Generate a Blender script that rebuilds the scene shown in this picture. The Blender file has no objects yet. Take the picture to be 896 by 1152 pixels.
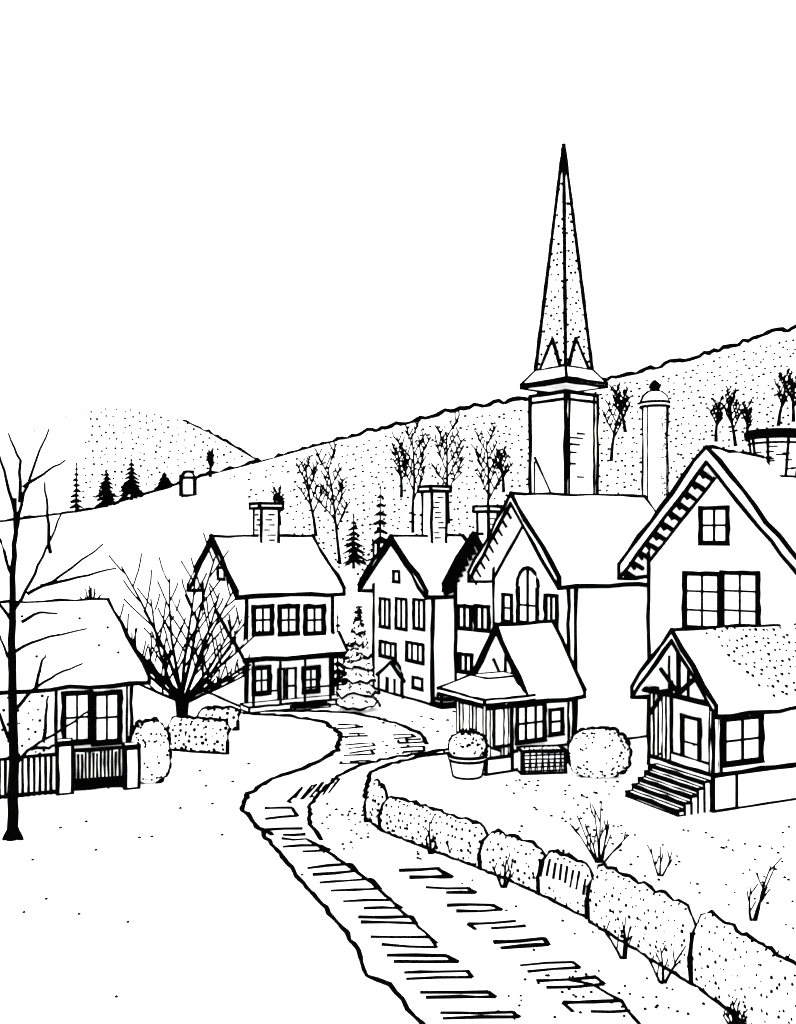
import bpy, math, random
from mathutils import Vector, Matrix, noise
random.seed(7)
RND=random.Random(11)
F=1100.0; H=9.0; HY=600.0
def P(px,py,d): return Vector(((px-448)/F*d, d, H+(HY-py)/F*d))
def G(px,py,z=0.0):
    d=(H-z)*F/(py-HY); return Vector(((px-448)/F*d,d,z))
def lw(d,k=2.2): return 1.38*k*d/F

# ---------------------------------------------------------------- materials
def mat(name,c1,c2,scale=3.0,bump=0.0):
    m=bpy.data.materials.new(name); m.use_nodes=True
    nt=m.node_tree; nt.nodes.clear()
    out=nt.nodes.new('ShaderNodeOutputMaterial'); df=nt.nodes.new('ShaderNodeBsdfDiffuse')
    tc=nt.nodes.new('ShaderNodeTexCoord'); no=nt.nodes.new('ShaderNodeTexNoise'); no.inputs['Scale'].default_value=scale
    cr=nt.nodes.new('ShaderNodeValToRGB')
    cr.color_ramp.elements[0].position=.35; cr.color_ramp.elements[1].position=.65
    cr.color_ramp.elements[0].color=(*c1,1); cr.color_ramp.elements[1].color=(*c2,1)
    L=nt.links.new
    L(tc.outputs['Object'],no.inputs['Vector']); L(no.outputs['Fac'],cr.inputs['Fac']); L(cr.outputs['Color'],df.inputs['Color'])
    L(df.outputs['BSDF'],out.inputs['Surface'])
    return m
MATS={
 'snow':mat('snow_white',(.93,.93,.93),(.96,.96,.96),1.5),
 'paint':mat('white_painted_wall',(.92,.92,.92),(.95,.95,.95),4),
 'glass':mat('pale_window_pane',(.92,.92,.92),(.95,.95,.95),2),
 'stone':mat('pale_stone',(.90,.90,.90),(.94,.94,.94),6),
 'ink':mat('black_ink_trim',(.0002,.0002,.0002),(.0006,.0006,.0006),8),
 'bark':mat('black_bark',(.0002,.0002,.0002),(.0006,.0006,.0006),12),
 'needle':mat('black_needles',(.0002,.0002,.0002),(.0006,.0006,.0006),12),
}

# ---------------------------------------------------------------- mesh builder
ICO=[]; t_=(1+5**.5)/2
for a,b in ((-1,t_),(1,t_),(-1,-t_),(1,-t_)): ICO.append(Vector((a,b,0)).normalized())
for a,b in ((-1,t_),(1,t_),(-1,-t_),(1,-t_)): ICO.append(Vector((0,a,b)).normalized())
for a,b in ((t_,-1),(t_,1),(-t_,-1),(-t_,1)): ICO.append(Vector((a,0,b)).normalized())
IF=[(0,11,5),(0,5,1),(0,1,7),(0,7,10),(0,10,11),(1,5,9),(5,11,4),(11,10,2),(10,7,6),(7,1,8),(3,9,4),(3,4,2),(3,2,6),(3,6,8),(3,8,9),(4,9,5),(2,4,11),(6,2,10),(8,6,7),(9,8,1)]
class M:
    def __init__(s): s.v=[]; s.f=[]
    def poly(s,pts):
        n=len(s.v); s.v+= [tuple(p) for p in pts]; s.f.append(tuple(range(n,n+len(pts))))
    def hexa(s,b,t):
        n=len(s.v); s.v+=[tuple(p) for p in b]+[tuple(p) for p in t]
        s.f+=[(n,n+1,n+2,n+3),(n+4,n+5,n+6,n+7)]+[(n+i,n+(i+1)%4,n+4+(i+1)%4,n+4+i) for i in range(4)]
    def dot(s,p,r):
        n=len(s.v); s.v+=[tuple(p+q*r) for q in ICO]; s.f+=[tuple(n+i for i in f) for f in IF]
    def tube(s,pts,r,n=6):
        pts=[Vector(p) for p in pts]; k=len(pts)
        if k<2: return
        rr=r if isinstance(r,(list,tuple)) else [r]*k
        base=len(s.v)
        for i,p in enumerate(pts):
            t=(pts[min(i+1,k-1)]-pts[max(i-1,0)])
            if t.length<1e-9: t=Vector((0,0,1))
            t.normalize()
            up=Vector((0,0,1)) if abs(t.z)<.9 else Vector((0,1,0))
            a=t.cross(up).normalized(); b=t.cross(a)
            for j in range(n):
                an=2*math.pi*j/n; s.v.append(tuple(p+(a*math.cos(an)+b*math.sin(an))*rr[i]))
        for i in range(k-1):
            for j in range(n):
                s.f.append((base+i*n+j,base+i*n+(j+1)%n,base+(i+1)*n+(j+1)%n,base+(i+1)*n+j))
        s.f.append(tuple(base+j for j in range(n))); e=base+(k-1)*n; s.f.append(tuple(e+j for j in range(n)))
    def line(s,a,b,r,amp=.3,step=None):
        a=Vector(a);b=Vector(b); L=(b-a).length
        step=step or r*7; n=max(1,min(50,int(L/step))); pts=[]; e=(b-a).normalized()*r*.5 if L>1e-6 else Vector()
        for i in range(n+1):
            p=a.lerp(b,i/n)
            if 0<i<n: p=p+Vector((RND.uniform(-1,1),RND.uniform(-1,1),RND.uniform(-1,1)))*r*amp
            pts.append(p)
        pts[0]=pts[0]-e; pts[-1]=pts[-1]+e
        s.tube(pts,[r*RND.uniform(.82,1.18) for _ in pts])
    def path(s,pts,r,amp=.5,step=None,closed=False):
        out=[]
        pts=[Vector(p) for p in pts]
        if closed: pts.append(pts[0])
        for i in range(len(pts)-1):
            L=(pts[i+1]-pts[i]).length; n=max(1,int(L/(step or r*6)))
            for j in range(n):
                p=pts[i].lerp(pts[i+1],j/n)
                out.append(p+Vector((RND.uniform(-1,1),RND.uniform(-1,1),RND.uniform(-1,1)))*r*amp)
        out.append(pts[-1]); s.tube(out,[r*RND.uniform(.75,1.2) for _ in out])
    def obj(s,name,m,parent=None,inv=None):
        me=bpy.data.meshes.new(name); me.from_pydata(s.v,[],s.f); me.update()
        o=bpy.data.objects.new(name,me); bpy.context.scene.collection.objects.link(o)
        me.materials.append(MATS[m])
        if parent: o.parent=parent; o.matrix_parent_inverse=inv
        return o
class Obj:
    def __init__(s,name,loc): s.name=name; s.loc=Vector(loc); s.parts={}
    def p(s,name,m='paint'):
        if name not in s.parts: s.parts[name]=(M(),m)
        return s.parts[name][0]
    def done(s):
        e=bpy.data.objects.new(s.name,None); bpy.context.scene.collection.objects.link(e); e.location=s.loc; e.empty_display_size=.5
        inv=Matrix.Translation(-s.loc)
        for n,(m,mt) in s.parts.items():
            if m.v: m.obj(n,mt,e,inv)
def stipple(m,p00,p10,p01,p11,sp,r,off=Vector(),keep=None):
    nv=max(1,int((p01-p00).length/sp))
    for j in range(nv):
        v0=(j+.5)/nv; w=max(((p10-p00)*(1-v0)+(p11-p01)*v0).length,.01); n_=max(1,round(w/sp)); 
        for i in range(n_):
            u=(i+.5+RND.uniform(-.3,.3)+(.5 if j%2 else 0))/n_; v=(j+.5+RND.uniform(-.35,.35))/nv
            if u>.97 or (keep and not keep(u,v)): continue
            a=p00.lerp(p10,u); b=p01.lerp(p11,u); m.dot(a.lerp(b,v)+off,r*RND.uniform(.75,1.25))

# ---------------------------------------------------------------- terrain
def interp(tab,x):
    if x<=tab[0][0]: return tab[0][1]
    for (a,ya),(b,yb) in zip(tab,tab[1:]):
        if x<=b: return ya+(yb-ya)*(x-a)/(b-a)
    return tab[-1][1]
R0=62.0; R1=140.0
RIDGE=[(-900,640),(-300,610),(0,588),(40,583),(110,573),(180,552),(230,536),(290,521),(360,501),(440,482),(520,462),(600,450),(660,434),(720,420),(780,405),(830,390),(870,376),(896,372),(1000,345),(1300,320),(2200,420)]
def tz(x,y):
    if y<=R0: return 0.0
    px=448+F*x/R1
    zr=max(1.0,H+(HY-interp(RIDGE,px))*R1/F)
    if y<=R1: 
        t=(y-R0)/(R1-R0); return zr*(t**1.05)
    t=min(1,(y-R1)/110); return zr*(1-t*t*(3-2*t))
def hit(px,py):
    d=R0
    while d<R1:
        x=(px-448)/F*d; z=tz(x,d); y=HY-(z-H)*F/d
        if y<=py: return Vector((x,d,z))
        d+=.35
    x=(px-448)/F*R1
    return Vector((x,R1,tz(x,R1)))
g=M()
xs=[-900,-600,-400]+[-260+i*2.0 for i in range(0,281)]+[450,650,900]
ys=[-120,-40,0,20,40,R0]+[R0+(R1-R0)*i/30 for i in range(1,31)]+[R1+i*8 for i in range(1,16)]+[400,900]
for y in ys:
    for x in xs: g.v.append((x,y,tz(x,y)))
nx=len(xs)
for j in range(len(ys)-1):
    for i in range(nx-1):
        a=j*nx+i; g.f.append((a,a+1,a+nx+1,a+nx))
g.obj('ground','snow')

hl=Obj('hill',(0,R1,20))
k=hl.p('ridge_line','ink')
pts=[]
px=-60; amp=lambda c: .12 if c<200 else .28
while px<960:
    x=(px-448)/F*R1; pts.append(Vector((x,R1,tz(x,R1)+.12+RND.uniform(-.8,1.0)*amp(px)+(abs(math.sin(px*.11))*.35 if px>400 else 0)))); px+=5.5
k.tube(pts,[lw(R1,RND.uniform(1.6,2.4)) for _ in pts])
k=hl.p('scrub','ink')
LOW=[(225,536),(270,545),(300,580),(345,625),(420,660),(900,660)]
px=232
while px<930:
    top=interp(RIDGE,px)+9; low=interp(LOW,px); y=top+RND.uniform(0,4)
    while y<low:
        q=px+RND.uniform(-3,3); p=hit(q,y+RND.uniform(-2.5,2.5))
        if p.y<R1-.5 and not (px<330 and RND.random()<.3): k.dot(p+Vector((0,0,.1)),lw(p.y,RND.uniform(1.15,1.7)))
        y+=8.4
    px+=8.4
hl.done()

# distant hill
D2=235.0
R2=[(-300,585),(-100,530),(0,500),(60,472),(100,455),(150,457),(195,466),(240,488),(290,517),(340,550),(420,600),(520,640)]
dh=Obj('distant_hill',(-60,D2,10)); w=dh.p('slope','snow')
cols=[-300+i*12 for i in range(70)]; prof=[(175,0),(190,.25),(205,.5),(220,.8),(D2,1),(260,.85),(300,.3),(340,0)]
for d,fz in prof:
    for c in cols:
        x=(c-448)/F*D2; w.v.append((x,d,max(.5,(H+(HY-interp(R2,c))*D2/F))*fz-.3))
n=len(cols)
for j in range(len(prof)-1):
    for i in range(n-1):
        a=j*n+i; w.f.append((a,a+1,a+n+1,a+n))
k=dh.p('ridge_line','ink')
pts=[]; c=205
while c<296:
    pts.append(Vector(((c-448)/F*D2,D2,H+(HY-interp(R2,c))*D2/F-.1+RND.uniform(-.4,.4)))); c+=5
k.tube(pts,[lw(D2,RND.uniform(1.2,1.9)) for _ in pts])
k=dh.p('scrub','ink')
c=-20
while c<300:
    zr=H+(HY-interp(R2,c))*D2/F
    yy=interp(R2,c)+5+RND.uniform(0,5)
    while yy<interp(RIDGE,c)-4:
        for q in range(60):
            d=175+q; fz=interp(prof,d); 
            if HY-(zr*fz-.3-H)*F/d<=yy: break
        if not(c<50 and RND.random()<.45):
            k.dot(Vector(((c+RND.uniform(-3,3)-448)/F*d,d,zr*fz-.1)),lw(d,RND.uniform(1.0,1.5)))
        yy+=8.8
    c+=8.8
dh.done()

# scattered pebbles / grass tips in the snow
gr=Obj('grass_tips',(0,25,0)); k=gr.p('tips','ink')
def scat(n,x0,y0,x1,y1,ok=lambda x,y:True):
    for _ in range(n):
        x=RND.uniform(x0,x1); y=RND.uniform(y0,y1)
        if ok(x,y):
            p=G(x,y); k.dot(p+Vector((0,0,.01)),lw(p.y,RND.uniform(1.3,1.9)))
for x,y in ((68,932),(97,925),(37,968),(108,957),(157,943),(171,942),(27,1027),(52,1012),(89,1029),(144,1038),(131,1122),(203,910),(239,905),(262,880),(225,868),(280,860),(232,885),(340,985),(250,940)):
    p=G(x,y); k.dot(p,lw(p.y,1.9))
scat(90,540,878,700,960,lambda x,y:y<880+(x-540)*.5)
scat(110,560,930,896,1060,lambda x,y:y<930+(x-540)*.33)
scat(120,400,930,760,1150,lambda x,y:abs(y-(935+(x-420)*.5))<18)
scat(30,360,905,420,960)
scat(60,600,1060,830,1152,lambda x,y:y>1060+(x-600)*.45 and y<1100+(x-600)*.45)
scat(30,390,855,520,800)
scat(25,560,1100,800,1150)
gr.done()

# ---------------------------------------------------------------- cobbled path
rd=Obj('cobblestone_path',(0,25,0))
Ledge=[(270,803),(320,806),(365,813),(383,826),(380,845),(350,862),(305,878),(278,895),(273,912),(290,930),(312,957),(338,990),(362,1018),(385,1045),(404,1070),(412,1098),(440,1110),(460,1135),(476,1153),(500,1185)]
Redge=[(300,801),(400,803),(445,814),(478,828),(500,846),(455,852),(415,858),(385,870),(362,890),(350,908),(350,928),(420,948),(480,968),(540,997),(600,1032),(660,1075),(700,1120),(724,1153),(760,1185)]
srf=rd.p('surface','stone')
def resamp(t,n):
    L=[0]
    for a,b in zip(t,t[1:]): L.append(L[-1]+math.hypot(b[0]-a[0],b[1]-a[1]))
    out=[]
    for i in range(n):
        s=L[-1]*i/(n-1)
        for j in range(len(t)-1):
            if s<=L[j+1]+1e-6:
                f=(s-L[j])/(L[j+1]-L[j]); out.append((t[j][0]+(t[j+1][0]-t[j][0])*f,t[j][1]+(t[j+1][1]-t[j][1])*f)); break
    return out
for i in range(18):
    a,b=Ledge[i],Ledge[i+1]; c,d=Redge[i+1],Redge[i]
    srf.poly([G(*a,.004),G(*b,.004),G(*c,.004),G(*d,.004)])
ed=rd.p('edging','ink')
def gpath(m,tab,kw=2.2,amp=.55):
    pts=[G(*q,.004) for q in tab]
    out=[]
    for a,b in zip(pts,pts[1:]):
        n=max(1,int((b-a).length/.28))
        for j in range(n):
            p=a.lerp(b,j/n); r=lw(p.y,kw); out.append(p+Vector((RND.uniform(-1,1)*r*amp,RND.uniform(-1,1)*r*amp*2.2,0)))
    out.append(pts[-1]); m.tube(out,[lw(p.y,kw*RND.uniform(.8,1.25)) for p in out])
gpath(ed,Ledge)
gpath(ed,[(296,801),(360,801),(405,804),(445,814),(474,826),(480,838)],1.9)
gpath(ed,[(515,843),(480,848),(440,853),(405,862),(380,874),(362,890),(348,908),(349,928),(362,946)],2.0)
gpath(ed,[(318,945),(345,945),(370,960),(392,975),(420,995),(455,1028),(492,1062)],1.7)
gpath(ed,[(640,1104),(668,1108),(700,1128),(722,1155)],1.9)
st=rd.p('paving_stones','ink')
def strip(lt,rt,n,kw=1.9,frac=.48):
    A=resamp(lt,n*10+1); B=resamp(rt,n*10+1)
    for i in range(n):
        e=int(10*frac)+RND.choice((-1,0,1)); i0=10*i+RND.choice((0,1,2)); 
        a0,b0=A[i0],B[i0]; a1,b1=A[i0+e],B[i0+e]
        j=lambda q:(q[0]+RND.uniform(-3,3),q[1]+RND.uniform(-1.2,1.2))
        a0,b0,a1,b1=map(j,(a0,b0,a1,b1))
        c=[G(*q,.004) for q in (a0,b0,b1,a1)]
        r=lw(c[0].y,kw*RND.uniform(.85,1.15))
        mode=RND.random()
        def seg(p,q):
            m_=p.lerp(q,.5)+Vector((0,RND.uniform(-1,1)*r*.9,0)); st.tube([p,p.lerp(m_,.5),m_,q],[r*RND.uniform(.8,1.2) for _ in range(4)])
        seg(c[0],c[1]); 
        if mode<.72: seg(c[1],c[2])
        seg(c[2],c[3] if mode<.6 else c[2].lerp(c[3],.7))
        if mode>.72: seg(c[3],c[0])
strip([(298,908),(298,935),(325,958),(352,985),(388,1018),(425,1060),(462,1105),(510,1156)],[(326,906),(342,938),(374,958),(405,980),(450,1022),(493,1065),(540,1105),(597,1156)],12,2.0)
strip([(446,980),(486,1005),(530,1042),(570,1075),(612,1112),(655,1150)],[(492,978),(540,1010),(590,1040),(634,1075),(682,1110),(722,1150)],8,2.1)
strip([(320,904),(376,892)],[(336,887),(386,876)],4,1.4)
strip([(385,862),(391,845),(386,828),(376,814)],[(414,862),(422,842),(414,826),(398,813)],5,1.4)
strip([(452,848),(452,838),(436,824)],[(480,846),(474,835),(462,822)],3,1.4)
rd.done()

# ---------------------------------------------------------------- facade frames
class Fr:
    def __init__(s,N,a):
        s.N=Vector((N[0],N[1],0)); a=math.radians(a); s.u=Vector((math.cos(a),math.sin(a),0)); s.v=Vector((-math.sin(a),math.cos(a),0))
    def pt(s,S,T,z): return s.N+s.u*S+s.v*T+Vector((0,0,z))
    def S(s,px,t=0):
        k=(px-448)/F; o=s.N+s.v*t; return (k*o.y-o.x)/(s.u.x-k*s.u.y)
    def T(s,px,S=0):
        k=(px-448)/F; o=s.N+s.u*S; return (k*o.y-o.x)/(s.v.x-k*s.v.y)
def frpx(px,d,a): return Fr(((px-448)/F*d,d),a)
class Fac:
    """a wall plane: q along wall, z up, o outwards"""
    def __init__(s,fr,kind,off=0.0): s.fr=fr; s.k=kind; s.off=off
    def p(s,q,z,o): return s.fr.pt(q,s.off-o,z) if s.k=='L' else s.fr.pt(s.off-o,q,z)
    def rect(s,x0,y0,x1,y1):
        f=(lambda x:s.fr.S(x,s.off)) if s.k=='L' else (lambda x:s.fr.T(x,s.off))
        q0,q1=f(x0),f(x1); d=s.p((q0+q1)/2,0,0).y
        if q0>q1: q0,q1=q1,q0
        return q0,q1,H+(HY-y1)*d/F,H+(HY-y0)*d/F,d
    def bar(s,m,q0,q1,z0,z1,o0=0.0,o1=.07):
        m.hexa([s.p(q0,z0,o0),s.p(q1,z0,o0),s.p(q1,z1,o0),s.p(q0,z1,o0)],[s.p(q0,z0,o1),s.p(q1,z0,o1),s.p(q1,z1,o1),s.p(q0,z1,o1)])
def window(o,fc,x0,y0,x1,y1,nc=2,nr=2,bw=3.2,mw=2.0,arch=False,sill=True):
    q0,q1,z0,z1,d=fc.rect(x0,y0,x1,y1); b=lw(d,bw*.92); h=lw(d,mw*.95)
    asp=min(1,abs((x1-x0)/F*d)/max(.01,q1-q0)); bq=b/max(.6,asp); hq=h/max(.6,asp)
    gl=o.p('window_panes','glass'); k=o.p('window_frames','ink')
    fc.bar(gl,q0,q1,z0,z1,.004,.02)
    fc.bar(k,q0,q0+bq,z0,z1,.006,.08); fc.bar(k,q1-bq,q1,z0,z1,.006,.08)
    fc.bar(k,q0+bq,q1-bq,z0,z0+b,.006,.078)
    if not arch: fc.bar(k,q0+bq,q1-bq,z1-b,z1,.006,.078)
    else:
        c=(q0+q1)/2; rr=(q1-q0)/2
        pts=[fc.p(c-math.cos(t*math.pi/8)*rr,z1+math.sin(t*math.pi/8)*rr*1.1,.05) for t in range(9)]
        k.tube(pts,b*.75)
        gl.poly([fc.p(c-math.cos(t*math.pi/8)*rr,z1+math.sin(t*math.pi/8)*rr*1.1,.012) for t in range(9)])
    for i in range(1,nc):
        q=q0+(q1-q0)*i/nc; fc.bar(k,q-hq/2,q+hq/2,z0+b,z1-(0 if arch else b)+(rr if arch else 0),.022,.074)
    for j in range(1,nr):
        z=z0+(z1-z0)*j/nr; fc.bar(k,q0+bq,q1-bq,z-h/2,z+h/2,.022,.071)
    a_=fc.p(q0,z0,.07); b_=fc.p(q1,z0,.07); c_=fc.p(q1,z1,.07); d_=fc.p(q0,z1,.07)
    for p,q in (((a_,b_),(b_,c_),(a_,d_)) if arch else ((a_,b_),(b_,c_),(c_,d_),(a_,d_))): k.line(p,q,b*.42,.5,.25)
    if sill: fc.bar(k,q0-.04,q1+.04,z0-.07,z0-.003,.006,.14)
def gable(o,fr,Lu,Lv,zed,zrt,ov=.5,ovr=.6,th=.3,hip=0.0,recess=0.0,r=None,s0=None,walls=True,skipN=False,base=0.0,rl=1.0):
    P_=fr.pt; h=Lv/2; m=(zrt-th-zed)/(h+ov); ze=zed+m*ov; zr=zed+m*(h+ov); d=fr.N.y; r=r or lw(d,1.95)
    if walls:
        w=o.p('walls')
        w.poly([P_(recess,0,base),P_(recess,0,ze),P_(recess,h,zr),P_(recess,Lv,ze),P_(recess,Lv,base)])
        w.poly([P_(Lu,0,base),P_(Lu,0,ze),P_(Lu-hip,h,zr),P_(Lu,Lv,ze),P_(Lu,Lv,base)])
        w.poly([P_(0,0,base),P_(Lu,0,base),P_(Lu,0,ze),P_(0,0,ze)])
        w.poly([P_(recess,Lv,base),P_(Lu,Lv,base),P_(Lu,Lv,ze),P_(recess,Lv,ze)])
        k=o.p('wall_edges','ink')
        if not skipN: k.line(P_(0,0,base),P_(0,0,ze),r)
        k.line(P_(Lu,0,base),P_(Lu,0,ze),r); k.line(P_(recess,Lv,base),P_(recess,Lv,ze),r)
        k.line(P_(0,0,base),P_(Lu,0,base),r); k.line(P_(recess,0,base),P_(recess,Lv,base),r)
    sa=-ovr if s0 is None else s0; sb=Lu+ovr*.6
    rf=o.p('roof','snow'); k=o.p('roof_edges','ink')
    for te in (-ov,Lv+ov):
        b=[P_(sa,te,zed+.003),P_(sb,te,zed+.003),P_(sb-hip,h,zr+.003),P_(sa,h,zr+.003)]
        rf.hexa(b,[q+Vector((0,0,th)) for q in b])
        up=Vector((0,0,th))
        k.line(b[0]+up,b[3]+up,r*1.1*rl,.6); k.line(b[0],b[3],r*rl,.4); k.line(b[0],b[0]+up,r*rl)
        k.line(b[1]+up,b[2]+up,r*1.1,.6); k.line(b[1],b[1]+up,r)
        k.line(b[0],b[1],r*1.15,.6)
    k.line(P_(sa,h,zr+th),P_(sb-hip,h,zr+th),r,.6)
    return dict(ze=ze,zr=zr,m=m,h=h,sa=sa,sb=sb)
def boxe(o,part,fr,s0,s1,t0,t1,z0,z1,r,mt='stone',bot=True,epart='edges'):
    b=[fr.pt(s0,t0,z0),fr.pt(s1,t0,z0),fr.pt(s1,t1,z0),fr.pt(s0,t1,z0)]; t=[q+Vector((0,0,z1-z0)) for q in b]
    o.p(part,mt).hexa(b,t); k=o.p(epart,'ink')
    for i in range(4):
        k.line(t[i],t[(i+1)%4],r); k.line(b[i],t[i],r)
        if bot: k.line(b[i],b[(i+1)%4],r)
def chimney(o,fr,x0,x1,ytop,ybot,S,T,cap=True,dark=False):
    """square stack centred at local S,T"""
    c=fr.pt(S,T,0); d=c.y; wd=(x1-x0)/F*d/1.25; zt=H+(HY-ytop)*d/F; zb=H+(HY-ybot)*d/F-.6; hw=wd/2; r=lw(d,1.6)
    boxe(o,'chimney',fr,S-hw,S+hw,T-hw,T+hw,zb,zt-.35,r,bot=False,epart='chimney_edges')
    if cap: boxe(o,'chimney_cap',fr,S-hw*1.35,S+hw*1.35,T-hw*1.35,T+hw*1.35,zt-.35,zt-.08,r,epart='chimney_edges')
    k=o.p('chimney_edges','ink')
    z=zt-.7
    while z>zb+.8:
        s=RND.uniform(-hw*.7,0); k.line(fr.pt(S+s,T-hw-.01,z),fr.pt(S+s+hw*RND.uniform(.5,.9),T-hw-.01,z),r*.55)
        s=RND.uniform(-hw*.7,0)
        if dark: k.line(fr.pt(S-hw-.01,T+s,z),fr.pt(S-hw-.01,T+s+hw*.7,z),r*.6)
        z-=.28

# ================================================================= house C (left of centre)
d=50.0; fr=frpx(277,d,30); Lu=fr.S(374); Lv=fr.T(229)
o=Obj('porch_house',fr.N)
R=gable(o,fr,Lu,Lv,5.75,8.85,ov=.55,ovr=.7,th=.34)
fl=Fac(fr,'L'); fg=Fac(fr,'G')
for x in (284,313,342): window(o,fl,x,681,x+23,714)
window(o,fl,284,750,304,781,mw=1.7); window(o,fl,340,750,359,779,mw=1.7)
window(o,fg,246,638,254,652,1,1,bw=2)
window(o,fl,312,752,320,788,1,1,sill=False,bw=1.6); window(o,fl,322,751,333,792,1,2,bw=1.6)
zt=H-(720-HY)*d/F; zb=H-(744-HY)*(d-1)/F; r=lw(d,1.9); e=1.1
rf=o.p('porch_roof','snow'); k=o.p('porch_edges','ink')
def slab(m,pts,th): m.hexa(pts,[p+Vector((0,0,th)) for p in pts])
slab(rf,[fr.pt(-.5,-e,zb),fr.pt(Lu+.4,-e,zb),fr.pt(Lu+.4,-.02,zt),fr.pt(-.02,-.02,zt)],.12)
slab(rf,[fr.pt(-.5,-e,zb),fr.pt(-.5,Lv,zb+.0),fr.pt(-.02,Lv,zt+1.0),fr.pt(-.02,-.02,zt)],.12)
k.line(fr.pt(-.5,-e,zb+.05),fr.pt(Lu+.4,-e,zb+.05),r*1.3); k.line(fr.pt(-.5,-e,zb+.05),fr.pt(-.2,Lv*.6,zb+2.2),r)
k.line(fr.pt(Lu+.4,-e,zb+.1),fr.pt(Lu+.4,0,zt+.1),r)
for s in (0,.3,.58,.88,1.04): 
    k.line(fr.pt(Lu*s,-e+.1,0),fr.pt(Lu*s,-e+.1,zb),r*.65)
for s0_,s1_ in ((0,.3),(.58,1.04)):
    k.line(fr.pt(Lu*s0_,-e+.1,1.0),fr.pt(Lu*s1_,-e+.1,1.0),r*.5)
boxe(o,'porch_floor',fr,-.3,Lu+.35,-e-.1,-.01,0.02,.3,r*.6)
boxe(o,'steps',fr,Lu*.4,Lu*.8,-e-.6,-e-.11,.01,.16,r*.6)
boxe(o,'steps',fr,Lu*.42,Lu*.78,-e-.35,-e-.11,.17,.3,r*.6)
chimney(o,fr,287,313,565,612,fr.S(300,Lv/2),Lv/2,dark=True)
o.done()

# ================================================================= house D
d=51.0; fr=frpx(487,d,30); Lv=fr.T(421); Lu=3.6
o=Obj('townhouse',fr.N)
R=gable(o,fr,Lu,Lv,5.7,8.85,ov=.5,ovr=.7,th=.34)
fg=Fac(fr,'G'); fl=Fac(fr,'L')
for x0,y0,x1,y1 in ((428,673,440,706),(446,673,459,708),(466,674,479,708)): window(o,fg,x0,y0,x1,y1,2,1,mw=2.0,bw=2.0)
for x0,y0,x1,y1 in ((428,722,447,740),(458,723,478,745)): window(o,fg,x0,y0,x1,y1,3,1,mw=1.8,bw=2.2)
window(o,fg,465,762,477,775,1,1,bw=2.0); window(o,fg,443,642,451,655,1,1,bw=2)
window(o,fg,436,764,454,794,2,1,arch=True,sill=False,mw=2,bw=2.2)
q0,q1,z0,z1,dd=fg.rect(430,748,460,762); k=o.p('door_hood','ink'); c=(q0+q1)/2
for q in (q0,q1):
    k.line(fg.p(q,z0,.3),fg.p(c,z1+.15,.3),lw(d,1.7)); k.line(fg.p(q*.9+c*.1,0,.3),fg.p(q*.9+c*.1,z0,.3),lw(d,1.2))
o.p('walls').poly([fg.p(q0,z0,.28),fg.p(q1,z0,.28),fg.p(c,z1+.1,.28)])
boxe(o,'steps',fr,-.1,1.5,-1.1,-.02,.01,.18,lw(d,1.4)); boxe(o,'steps',fr,.1,1.4,-.7,-.02,.19,.38,lw(d,1.4)); boxe(o,'steps',fr,.3,1.3,-.4,-.02,.39,.58,lw(d,1.4))
chimney(o,fr,478,502,546,612,fr.S(489,Lv/2),Lv/2)
chimney(o,fr,421,434,603,620,fr.S(428,Lv*.85),Lv*.85,cap=False)
o.done()

# ================================================================= house F (between D and B)
d=48.0; fr=frpx(568,d,45); Lv=fr.T(513); Lu=2.6
o=Obj('townhouse',fr.N)
R=gable(o,fr,Lu,Lv,6.05,8.95,ov=.4,ovr=.4,th=.34,rl=1.3)
fg=Fac(fr,'G')
for x0,y0,x1,y1 in ((515,681,532,708),(535,681,552,710),(517,735,533,757)): window(o,fg,x0,y0,x1,y1,2,1,mw=2.4,bw=2.8)
k=o.p('brackets','ink')
for i in range(9):
    f=i/9; a=fr.pt(-.42,Lv+.4-(Lv/2+.4)*f,6.15+(R['zr']-6.05)*f); k.line(a,a+Vector((.15,0,-.45)),lw(d,2.2))
chimney(o,fr,527,547,568,600,.6,Lv*.5)
o.done()

# ================================================================= house B main
d=41.0; fr=frpx(640,d,30); Lv=fr.T(556); Lu=fr.S(762)
o=Obj('gabled_house',fr.N)
R=gable(o,fr,Lu,Lv,6.75,10.75,ov=.6,ovr=1.0,th=.44)
fg=Fac(fr,'G'); fl=Fac(fr,'L')
window(o,fg,583,660,607,702,2,2,arch=True,mw=2.0,bw=2.6); window(o,fg,566,668,578,700,1,2,bw=2.4); window(o,fg,614,669,629,708,2,1,bw=2.6,mw=2.0)
k=o.p('corner_boards','ink'); r=lw(d,1.9)
k.line(fr.pt(.36,-.02,0),fr.pt(.36,-.02,R['ze']),r); k.line(fr.pt(0,-.05,6.9),fr.pt(Lu,-.05,6.9),r*1.2)
for i in range(9):
    f=(i+.5)/9.5; a=fr.pt(-1.03,Lv+.5-(Lv/2+.5)*f,6.85+(R['zr']-6.7)*f); k.line(a+Vector((0,0,-.05)),a+Vector((.22,.0,-.42)),r*.75)
k.line(fr.pt(-.03,Lv-.05,R['ze']-.5),fr.pt(-.03,Lv/2,R['zr']-.5),r*.8)
o.done()

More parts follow.
